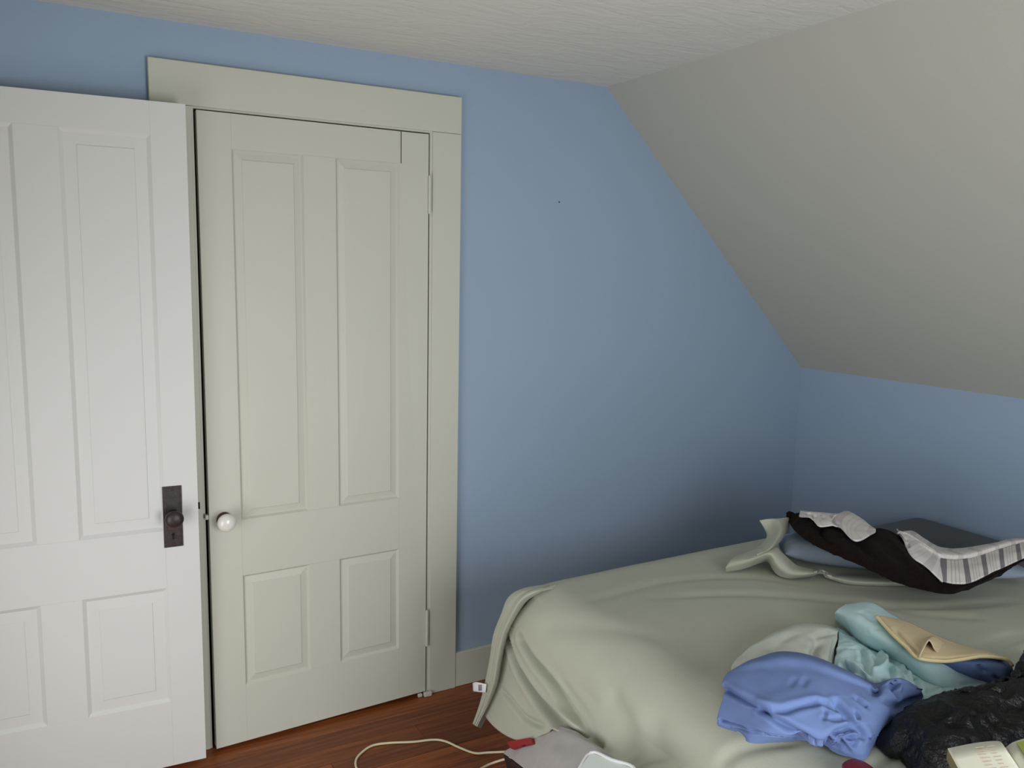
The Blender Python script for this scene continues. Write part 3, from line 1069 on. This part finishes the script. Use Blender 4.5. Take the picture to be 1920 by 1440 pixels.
G = wrinkle(G, 0.0025, 22)
sheet('folded_cloth', G, MT['paleknit'], pk, 0.004)

# ------------------------------------------------------------------ aqua sheet: rolled edge and gathered middle
aq = tag(empty('aqua_sheet', (1.25, -1.45, BZ)), 'aqua fitted sheet with a thick rolled edge and gathered hem', 'sheet')
roll = [
    [(1566, 1160, .632), (1588, 1184, .632), (1622, 1212, .632), (1660, 1232, .634), (1700, 1260, .634), (1740, 1285, .634), (1790, 1300, .636), (1884, 1294, .636)],
    [(1566, 1156, .660), (1590, 1178, .664), (1622, 1205, .664), (1660, 1224, .664), (1700, 1251, .660), (1740, 1276, .655), (1790, 1289, .650), (1882, 1291, .645)],
    [(1566, 1148, .690), (1600, 1160, .708), (1640, 1188, .708), (1680, 1212, .702), (1720, 1238, .692), (1760, 1258, .680), (1810, 1272, .664), (1880, 1288, .652)],
    [(1574, 1139, .700), (1614, 1142, .720), (1650, 1162, .720), (1690, 1190, .714), (1730, 1220, .702), (1770, 1240, .690), (1815, 1258, .670), (1876, 1283, .652)],
    [(1584, 1134, .690), (1628, 1131, .705), (1660, 1150, .705), (1704, 1178, .702), (1742, 1208, .690), (1780, 1230, .676), (1820, 1250, .660), (1874, 1280, .648)],
    [(1590, 1133, .632), (1634, 1130, .632), (1668, 1149, .632), (1712, 1176, .632), (1750, 1206, .632), (1790, 1228, .632), (1824, 1248, .632), (1874, 1279, .632)],
]
G = loft(rows_at(roll), 130, 60)
G, _ = crease(G, [([(1610, 1145), (1640, 1165)], 0.004, 0.008), ([(1650, 1180), (1625, 1190)], 0.003, 0.006), ([(1700, 1215), (1680, 1225)], 0.003, 0.006), ([(1800, 1285), (1845, 1280), (1878, 1287)], 0.006, 0.006)], np.array([-0.3, -0.6, 0.7]))
G = wrinkle(G, 0.002, 26)
sheet('rolled_edge', G, MT['aqua'], aq, 0.005)
mid_ = [
    [(1556, 1262, .634), (1600, 1288, .634), (1650, 1300, .634), (1700, 1312, .634), (1732, 1324, .636), (1762, 1315, .636), (1800, 1305, .636), (1850, 1296, .636), (1884, 1293, .634)],
    [(1562, 1248, .650), (1605, 1268, .660), (1650, 1284, .662), (1700, 1300, .660), (1732, 1312, .654), (1762, 1304, .652), (1800, 1299, .648), (1850, 1293, .644), (1884, 1291, .638)],
    [(1568, 1222, .660), (1605, 1240, .672), (1650, 1262, .672), (1700, 1286, .668), (1735, 1298, .662), (1765, 1296, .656), (1800, 1294, .650), (1850, 1290, .644), (1884, 1289, .638)],
    [(1572, 1196, .662), (1605, 1212, .668), (1650, 1236, .668), (1700, 1265, .664), (1740, 1285, .656), (1770, 1290, .652), (1800, 1290, .646), (1850, 1287, .640), (1884, 1287, .634)],
    [(1570, 1176, .645), (1605, 1196, .640), (1650, 1222, .640), (1700, 1252, .640), (1742, 1276, .640), (1775, 1284, .640), (1800, 1286, .638), (1850, 1284, .636), (1884, 1285, .632)],
]
G = loft(rows_at(mid_), 150, 70)
G, _ = crease(G, [
    ([(1572, 1217), (1600, 1216), (1622, 1214)], 0.010, 0.006, 1),
    ([(1618, 1216), (1620, 1240), (1630, 1262)], 0.012, 0.007, 1),
    ([(1588, 1244), (1605, 1250), (1630, 1276)], -0.012, 0.005, 1),
    ([(1600, 1262), (1585, 1252), (1583, 1240)], 0.010, 0.006),
    ([(1650, 1228), (1662, 1245), (1655, 1258), (1638, 1265)], -0.014, 0.006, 1),
    ([(1640, 1232), (1648, 1246), (1640, 1258)], 0.012, 0.006, 1),
    ([(1670, 1245), (1672, 1262), (1660, 1274)], 0.012, 0.006, 1),
    ([(1660, 1226), (1690, 1252), (1710, 1272)], -0.008, 0.006),
    ([(1690, 1262), (1700, 1282), (1706, 1298)], -0.008, 0.005),
    ([(1712, 1268), (1722, 1285), (1726, 1305)], 0.010, 0.006, 1),
    ([(1735, 1300), (1755, 1290), (1785, 1288)], 0.008, 0.005),
    ([(1770, 1292), (1775, 1300), (1766, 1304)], 0.008, 0.004),
    ([(1740, 1316), (1765, 1304), (1800, 1298)], -0.006, 0.005),
], np.array([-0.3, -0.6, 0.7]))
G = wrinkle(G, 0.003, 42, 2.0)
sheet('gathered_middle', G, MT['aqua'], aq, 0.004)

# ------------------------------------------------------------------ blue pillowcase with peach flannel turned out
pc_ = tag(empty('flannel_blanket', (1.4, -1.55, BZ + 0.06)), 'blue cloth folded open to its peach flannel side, on the aqua sheet', 'cloth')
G = loft(rows_at([
    [(1768, 1250, .664), (1800, 1266, .656), (1840, 1280, .648), (1882, 1288, .640), (1900, 1282, .636)],
    [(1768, 1246, .684), (1800, 1258, .680), (1842, 1270, .672), (1884, 1280, .662), (1900, 1272, .650)],
    [(1770, 1242, .700), (1800, 1242, .704), (1842, 1245, .704), (1884, 1250, .700), (1899, 1254, .680)],
    [(1772, 1238, .702), (1800, 1234, .706), (1842, 1229, .708), (1884, 1233, .705), (1896, 1246, .690)],
]), 70, 40)
G, _ = crease(G, [([(1834, 1246), (1842, 1256), (1848, 1260)], 0.008, 0.005), ([(1866, 1268), (1876, 1278), (1892, 1278)], 0.008, 0.005)], np.array([-0.3, -0.6, 0.7]))
sheet('blue_side', wrinkle(G, 0.0015, 30), MT['bluesheet'], pc_, 0.004)['label'] = 'blue cotton side'
G = loft(rows_at([
    [(1644, 1156, .728), (1672, 1188, .724), (1700, 1214, .718), (1722, 1234, .714), (1768, 1240, .710), (1800, 1237, .712), (1842, 1231, .716), (1886, 1236, .712)],
    [(1648, 1155, .732), (1682, 1184, .730), (1710, 1208, .726), (1732, 1224, .722), (1770, 1230, .722), (1802, 1229, .724), (1842, 1226, .724), (1885, 1234, .718)],
    [(1656, 1155, .732), (1700, 1178, .730), (1728, 1194, .728), (1750, 1206, .724), (1780, 1214, .720), (1812, 1219, .718), (1845, 1222, .716), (1884, 1232, .712)],
    [(1664, 1156, .722), (1705, 1167, .715), (1740, 1184, .708), (1766, 1195, .704), (1795, 1206, .700), (1822, 1214, .700), (1850, 1221, .700), (1884, 1231, .700)],
]), 110, 40)
G, _ = crease(G, [([(1676, 1178), (1700, 1205), (1722, 1226)], 0.006, 0.006)], np.array([-0.3, -0.6, 0.7]))
sheet('peach_side', G, MT['peach'], pc_, 0.004)['label'] = 'peach flannel side'
tent = rows_at([
    [(1722, 1233, .722), (1729, 1217, .736), (1737, 1203, .744), (1742, 1199, .746), (1748, 1205, .742), (1753, 1216, .732), (1759, 1224, .722)],
    [(1722, 1230, .722), (1731, 1213, .735), (1739, 1200, .741), (1744, 1197, .742), (1750, 1203, .738), (1756, 1214, .729), (1762, 1222, .722)],
    [(1728, 1212, .722), (1736, 1203, .730), (1742, 1196, .732), (1747, 1194, .732), (1753, 1199, .730), (1760, 1206, .725), (1768, 1214, .720)],
    [(1740, 1196, .718), (1744, 1194, .719), (1748, 1192, .719), (1752, 1192, .719), (1757, 1195, .718), (1763, 1199, .717), (1770, 1204, .716)],
])
sheet('raised_fold', loft(tent, 30, 18), MT['peach'], pc_, 0.003, outward=(-0.3, -0.6, 0.7))
hem = np.vstack(rows_at([[(1644, 1156, .731), (1672, 1188, .727), (1700, 1214, .721), (1722, 1234, .717), (1768, 1240, .713), (1800, 1237, .715), (1842, 1231, .719), (1886, 1236, .715), (1898, 1248, .700)]]))
build('hem', tube_mesh(hem, 0.004, 8, 8), MT['peach_hem'], pc_, True)

# ------------------------------------------------------------------ cornflower blue sheet in a heap
bs = tag(empty('blue_sheet', (0.95, -1.5, BZ)), 'crumpled cornflower blue sheet heaped at the foot of the bed', 'sheet')
G = loft(rows_at([
    [(1346, 1360, .626), (1384, 1374, .626), (1406, 1392, .628), (1446, 1392, .630), (1500, 1390, .632), (1540, 1396, .634), (1566, 1412, .632), (1592, 1420, .632), (1622, 1424, .630), (1640, 1396, .634), (1656, 1382, .634), (1690, 1366, .634), (1712, 1345, .634), (1730, 1320, .634)],
    [(1345, 1354, .636), (1384, 1366, .640), (1408, 1378, .648), (1446, 1381, .652), (1500, 1381, .656), (1542, 1384, .658), (1568, 1398, .652), (1594, 1408, .650), (1620, 1408, .650), (1636, 1384, .656), (1654, 1374, .656), (1688, 1354, .652), (1712, 1332, .650), (1731, 1310, .648)],
    [(1350, 1330, .660), (1378, 1340, .668), (1408, 1352, .676), (1446, 1368, .680), (1500, 1372, .684), (1542, 1372, .686), (1566, 1372, .686), (1596, 1366, .686), (1618, 1362, .688), (1636, 1352, .690), (1654, 1345, .688), (1688, 1332, .682), (1714, 1315, .674), (1730, 1303, .664)],
    [(1358, 1298, .690), (1386, 1302, .708), (1420, 1316, .712), (1450, 1325, .716), (1500, 1318, .722), (1540, 1316, .722), (1570, 1322, .716), (1596, 1322, .714), (1618, 1318, .714), (1640, 1316, .712), (1660, 1308, .712), (1688, 1300, .706), (1714, 1298, .692), (1728, 1298, .676)],
    [(1358, 1276, .705), (1390, 1262, .732), (1430, 1258, .742), (1470, 1256, .746), (1506, 1258, .746), (1542, 1266, .742), (1574, 1276, .734), (1600, 1285, .726), (1622, 1292, .720), (1642, 1296, .712), (1662, 1288, .718), (1688, 1282, .714), (1712, 1288, .700), (1726, 1295, .682)],
    [(1364, 1264, .702), (1398, 1242, .730), (1440, 1228, .744), (1472, 1224, .750), (1506, 1228, .748), (1542, 1239, .744), (1576, 1254, .736), (1602, 1266, .728), (1624, 1278, .718), (1643, 1286, .706), (1664, 1276, .716), (1690, 1272, .712), (1712, 1284, .696), (1724, 1292, .680)],
    [(1370, 1262, .640), (1404, 1241, .640), (1444, 1227, .640), (1474, 1223, .640), (1508, 1227, .640), (1546, 1238, .640), (1580, 1253, .640), (1606, 1265, .640), (1626, 1277, .640), (1645, 1285, .640), (1666, 1275, .640), (1692, 1271, .640), (1712, 1283, .640), (1722, 1291, .640)],
]), 230, 120)
UPP = 1
G, _ = crease(G, [
    ([(1362, 1292), (1385, 1308), (1415, 1322), (1440, 1338), (1470, 1358), (1505, 1374), (1535, 1380), (1570, 1374), (1595, 1366)], 0.013, 0.006, 1, 0.008),
    ([(1425, 1330), (1462, 1335), (1498, 1327), (1530, 1316)], 0.010, 0.006, 1, 0.006),
    ([(1535, 1314), (1558, 1326), (1572, 1336)], 0.008, 0.005),
    ([(1570, 1320), (1590, 1346), (1606, 1364), (1620, 1378)], 0.015, 0.007, 1),
    ([(1604, 1308), (1614, 1316), (1626, 1326)], 0.009, 0.005),
    ([(1600, 1334), (1606, 1342), (1609, 1349)], 0.009, 0.004),
    ([(1544, 1332), (1546, 1340), (1542, 1350)], 0.007, 0.004),
    ([(1546, 1348), (1565, 1350), (1590, 1346)], 0.006, 0.004),
    ([(1480, 1288), (1492, 1270)], 0.0025, 0.006), ([(1502, 1288), (1514, 1270)], 0.0025, 0.006),
    ([(1680, 1276), (1674, 1292), (1684, 1305)], 0.013, 0.006, 1),
    ([(1690, 1285), (1684, 1296)], -0.005, 0.004),
    ([(1655, 1314), (1680, 1322), (1705, 1318), (1726, 1308)], 0.010, 0.007),
    ([(1668, 1334), (1700, 1326)], 0.006, 0.005),
    ([(1354, 1351), (1390, 1360), (1430, 1370), (1480, 1376), (1540, 1381), (1600, 1383), (1636, 1381)], 0.008, 0.0035, 1, 0.006),
    ([(1380, 1365), (1420, 1375), (1480, 1381), (1530, 1386)], 0.006, 0.003, 1, 0.004),
    ([(1550, 1385), (1562, 1395), (1584, 1400)], 0.009, 0.005), ([(1575, 1382), (1580, 1396), (1592, 1412)], 0.009, 0.005),
    ([(1590, 1380), (1604, 1390), (1596, 1400)], 0.008, 0.005),
    ([(1640, 1286), (1642, 1296), (1638, 1302)], 0.010, 0.007),
], np.array([-0.3, -0.6, 0.7]))
G = wrinkle(G, 0.0016, 22, 5.0)
sheet('sheet_folds', G, MT['bluesheet'], bs, 0.004)

# ------------------------------------------------------------------ black crinkled heap
bk = tag(empty('black_garment', (1.2, -1.8, BZ)), 'black crinkled shiny garment heaped behind the open book', 'garment')
G = loft(rows_at([
    [(1638, 1384, .628), (1664, 1408, .628), (1696, 1420, .630), (1714, 1450, .630), (1760, 1462, .630), (1830, 1462, .630), (1930, 1440, .630)],
    [(1642, 1380, .640), (1668, 1396, .650), (1700, 1410, .655), (1722, 1430, .662), (1765, 1440, .672), (1830, 1430, .68), (1930, 1410, .68)],
    [(1650, 1376, .650), (1678, 1376, .676), (1710, 1380, .692), (1735, 1392, .704), (1775, 1395, .712), (1835, 1388, .712), (1930, 1370, .712)],
    [(1662, 1370, .654), (1692, 1352, .690), (1724, 1346, .712), (1756, 1346, .726), (1790, 1345, .732), (1845, 1335, .736), (1930, 1318, .74)],
    [(1676, 1362, .654), (1706, 1338, .690), (1738, 1324, .712), (1770, 1316, .728), (1805, 1308, .736), (1855, 1300, .744), (1930, 1270, .752)],
    [(1684, 1357, .650), (1710, 1336, .684), (1742, 1320, .700), (1774, 1310, .715), (1806, 1302, .724), (1858, 1294, .735), (1908, 1272, .745), (1930, 1225, .745)],
    [(1690, 1356, .632), (1714, 1335, .632), (1746, 1319, .632), (1778, 1309, .632), (1810, 1301, .632), (1862, 1293, .632), (1912, 1270, .632), (1936, 1222, .632)],
]), 170, 110)
N_ = normals(G)
h = np.abs(vnoise(G, 16)) + 0.45 * np.abs(vnoise(G + 5, 37)) + 0.12 * np.abs(vnoise(G + 9, 80))
G = G + N_ * (0.015 - 0.022 * h)[..., None] * np.sign(N_[..., 2:3].mean())
sheet('crinkled_cloth', G, MT['black'], bk, 0.004)

# ------------------------------------------------------------------ open book
bz = 0.735
bo = tag(empty('open_book', tuple(at(1830, 1425, bz))), 'open book, pale text page left and green picture page right, by the black garment', 'book')


def quad_slab(name, pts, m, parent, th):
    """Thin slab under four world points (counter-clockwise seen from above)."""
    bm = bmesh.new()
    P = [Vector(p) for p in pts]
    nrm = (P[1] - P[0]).cross(P[3] - P[0]).normalized()
    if nrm.z < 0:
        P = P[::-1]
        nrm = -nrm
    a = [bm.verts.new(p) for p in P]
    b = [bm.verts.new(p - nrm * th) for p in P]
    bm.faces.new(a)
    bm.faces.new(b[::-1])
    for i in range(4):
        bm.faces.new((a[i], b[i], b[(i + 1) % 4], a[(i + 1) % 4]))
    bmesh.ops.recalc_face_normals(bm, faces=bm.faces)
    return build(name, bm, m, parent)


TL, TR = at(1777, 1403, bz), at(1879, 1391, bz)
dn = at(1797, 1440, bz) - TL
dn = dn / np.linalg.norm(dn) * 0.19
lp_rows = [np.array([TL, (TL + TR) / 2 + [0, 0, .004], TR - (TR - TL) * 0.06 + [0, 0, .002], TR + (TR - TL) * 0.05 + [0, 0, -.012]])]
lp_rows.append(lp_rows[0] + dn)
pg = sheet('left_page', loft(lp_rows, 24, 6), MT['paper'], bo, 0.002)
pg['label'] = 'cream page of faint reddish text'
quad_slab('page_block', [TL - [0, 0, .0025], TR - [0, 0, .006], TR + dn - [0, 0, .006], TL + dn - [0, 0, .0025]], MT['olive'], bo, 0.018)
ex = TR - TL
bmk = bmesh.new()
for col, (c0, c1) in enumerate(((0.44, 0.60), (0.66, 0.80))):
    for k in range(13):
        t0 = 0.08 + k * 0.055
        w = c1 - 0.02 * ((k * 7) % 3)
        P = [TL + ex * c0 + dn * t0, TL + ex * w + dn * t0, TL + ex * w + dn * (t0 + 0.014), TL + ex * c0 + dn * (t0 + 0.014)]
        vs = [bmk.verts.new(Vector(q) + Vector((0, 0, 0.0055 - 0.004 * abs(0.5 - c0)))) for q in P]
        bmk.faces.new(vs)
bmesh.ops.recalc_face_normals(bmk, faces=bmk.faces)
build('text_lines', bmk, MT['ink'], pg)
R0 = TR + ex * 0.07
ex2 = at(1935, 1389, bz) - at(1888, 1398, bz)
ex2 = ex2 / np.linalg.norm(ex2) * 0.115
rp_rows = [np.array([R0 + [0, 0, -.012], R0 + ex2 * 0.15 + [0, 0, -.004], R0 + ex2 * 0.5, R0 + ex2])]
rp_rows.append(rp_rows[0] + dn)
rp = sheet('right_page', loft(rp_rows, 24, 6), MT['paper'], bo, 0.002)
quad_slab('green_picture', [R0 + ex2 * 0.16 + dn * 0.05 + [0, 0, .0008], R0 + ex2 * 0.50 + dn * 0.05 + [0, 0, .0022], R0 + ex2 * 0.50 + dn * 0.9 + [0, 0, .0022], R0 + ex2 * 0.16 + dn * 0.9 + [0, 0, .0008]], MT['green_print'], rp, 0.001)
quad_slab('brown_picture', [R0 + ex2 * 0.56 + dn * 0.05 + [0, 0, .0022], R0 + ex2 * 0.94 + dn * 0.05 + [0, 0, .0022], R0 + ex2 * 0.94 + dn * 0.5 + [0, 0, .0022], R0 + ex2 * 0.56 + dn * 0.5 + [0, 0, .0022]], MT['brown_print'], rp, 0.001)
quad_slab('page_block', [R0 - [0, 0, .016], R0 + ex2 - [0, 0, .0025], R0 + ex2 + dn - [0, 0, .0025], R0 + dn - [0, 0, .016]], MT['olive'], bo, 0.01)

# ------------------------------------------------------------------ maroon case
mc = tag(empty('glasses_case', tuple(at(1605, 1440, .645))), 'dark maroon rounded case lying in front of the blue sheet', 'case')
p0, p1 = at(1590, 1428, .645), at(1650, 1485, .645)
d = (p1 - p0)
d = d / np.linalg.norm(d)
q = np.array([-d[1], d[0], 0])
bm = bmesh.new()
rings = []
for k in range(15):
    t = k / 14
    r = math.sqrt(max(0, 1 - (2 * t - 1) ** 4))
    c = p0 + d * 0.15 * t
    ring = []
    for j in range(16):
        a = 2 * math.pi * j / 16
        ring.append(bm.verts.new(c + q * (0.03 * r * math.cos(a)) + np.array([0, 0, 0.018 * r * math.sin(a)])))
    rings.append(ring)
for a, b in zip(rings, rings[1:]):
    for j in range(16):
        bm.faces.new((a[j], a[(j + 1) % 16], b[(j + 1) % 16], b[j]))
bmesh.ops.remove_doubles(bm, verts=bm.verts, dist=0.0005)
bmesh.ops.recalc_face_normals(bm, faces=bm.faces)
build('case_body', bm, MT['maroon'], mc, True)

# ================================================================== ON THE FLOOR AT THE FOOT OF THE BED
# ivory cable
cp = [at(958, 1409, .05), at(915, 1411, .012), at(890, 1412, .004), at(862, 1402, .004), at(835, 1390, .004), at(812, 1387, .004), at(775, 1391, .004), at(730, 1393, .004), at(698, 1398, .004), at(677, 1412, .004), at(667, 1427, .004), at(672, 1446, .004), at(705, 1475, .004), at(800, 1480, .004), at(880, 1452, .004), at(920, 1432, .012), at(965, 1418, .045)]
cb = build('power_cable', tube_mesh(cp, 0.0036, 10, 8), MT['cable'], None, True)
tag(cb, 'thin ivory cable looped on the wooden floor before the bed', 'cable')
# grey bag
gb_ = tag(empty('storage_bag', (0.62, -0.95, 0)), 'grey felt storage bag with dark underside under the hem of the bedspread', 'bag')
brow = [
    np.array([at_x(955, 1409, .72), at_x(975, 1422, .69), at_x(1003, 1443, .65), at_x(1040, 1472, .60)]),
    np.array([at_x(963, 1401, .72), at_x(990, 1411, .69), at_x(1025, 1430, .65), at_x(1070, 1460, .60)]),
    np.array([at_x(987, 1388, .72), at_x(1022, 1394, .69), at_x(1065, 1410, .655), at_x(1120, 1442, .62)]),
    np.array([at_x(1020, 1368, .725), at_x(1070, 1374, .70), at_x(1130, 1400, .675), at_x(1200, 1440, .65)]),
    np.array([at_x(1030, 1358, .745), at_x(1085, 1364, .72), at_x(1135, 1396, .70), at_x(1200, 1442, .68)]),
]
brow = [b_ - np.array([0.02, 0, 0]) for b_ in brow]
sheet('felt_body', wrinkle(loft(brow, 50, 40), 0.003, 15), MT['greybag'], gb_, 0.006)
low = brow[0].copy()
low[:, 2] = 0.004
low[:, 0] += 0.03
low[:, 1] += 0.02
low2 = low + np.array([0.12, 0.10, 0])
sheet('dark_underside', loft([brow[0] - [0, 0, .006], (brow[0] + low) / 2 + [.01, .01, 0], low, low2], 24, 16), MT['bagdark'], gb_, 0.004, outward=(-1, -1, 0))['label'] = 'dark brown underside'
# frosted lid lying on the bag
la, lb = at_x(1108, 1411, .625), at_x(1190, 1442, .612)
ld = at_x(1080, 1450, .565) - la
ld = ld / np.linalg.norm(ld) * 0.13
lo = tag(empty('plastic_lid', tuple(la)), 'frosted white plastic lid with a bright rim beside the hanging bedspread', 'lid')
quad_slab('lid_panel', [la, lb, lb + ld, la + ld], MT['lid'], lo, 0.006)
rimp = np.array([la + ld, la + ld * .5, la, (la + lb) / 2 + [0, 0, .002], lb, lb + ld * .5, lb + ld, (la + lb) / 2 + ld, la + ld])
build('rim', tube_mesh(rimp, 0.0035, 8, 6), MT['tag'], lo, True)
# small red thing peeping out under the hem
ro = tag(empty('red_clip', tuple(at(975, 1394, .10))), 'small red plastic clip just under the hem beside the grey bag', 'clip')
quad_slab('clip_body', [at_x(950, 1391, .690), at_x(994, 1383, .682), at_x(998, 1393, .670), at_x(957, 1403, .676)], MT['red'], ro, 0.012)
quad_slab('clip_gap', [at_x(976, 1390, .6835), at_x(981, 1389, .6825), at_x(984, 1397, .6715), at_x(979, 1399, .6725)], MT['dark'], ro, 0.003)
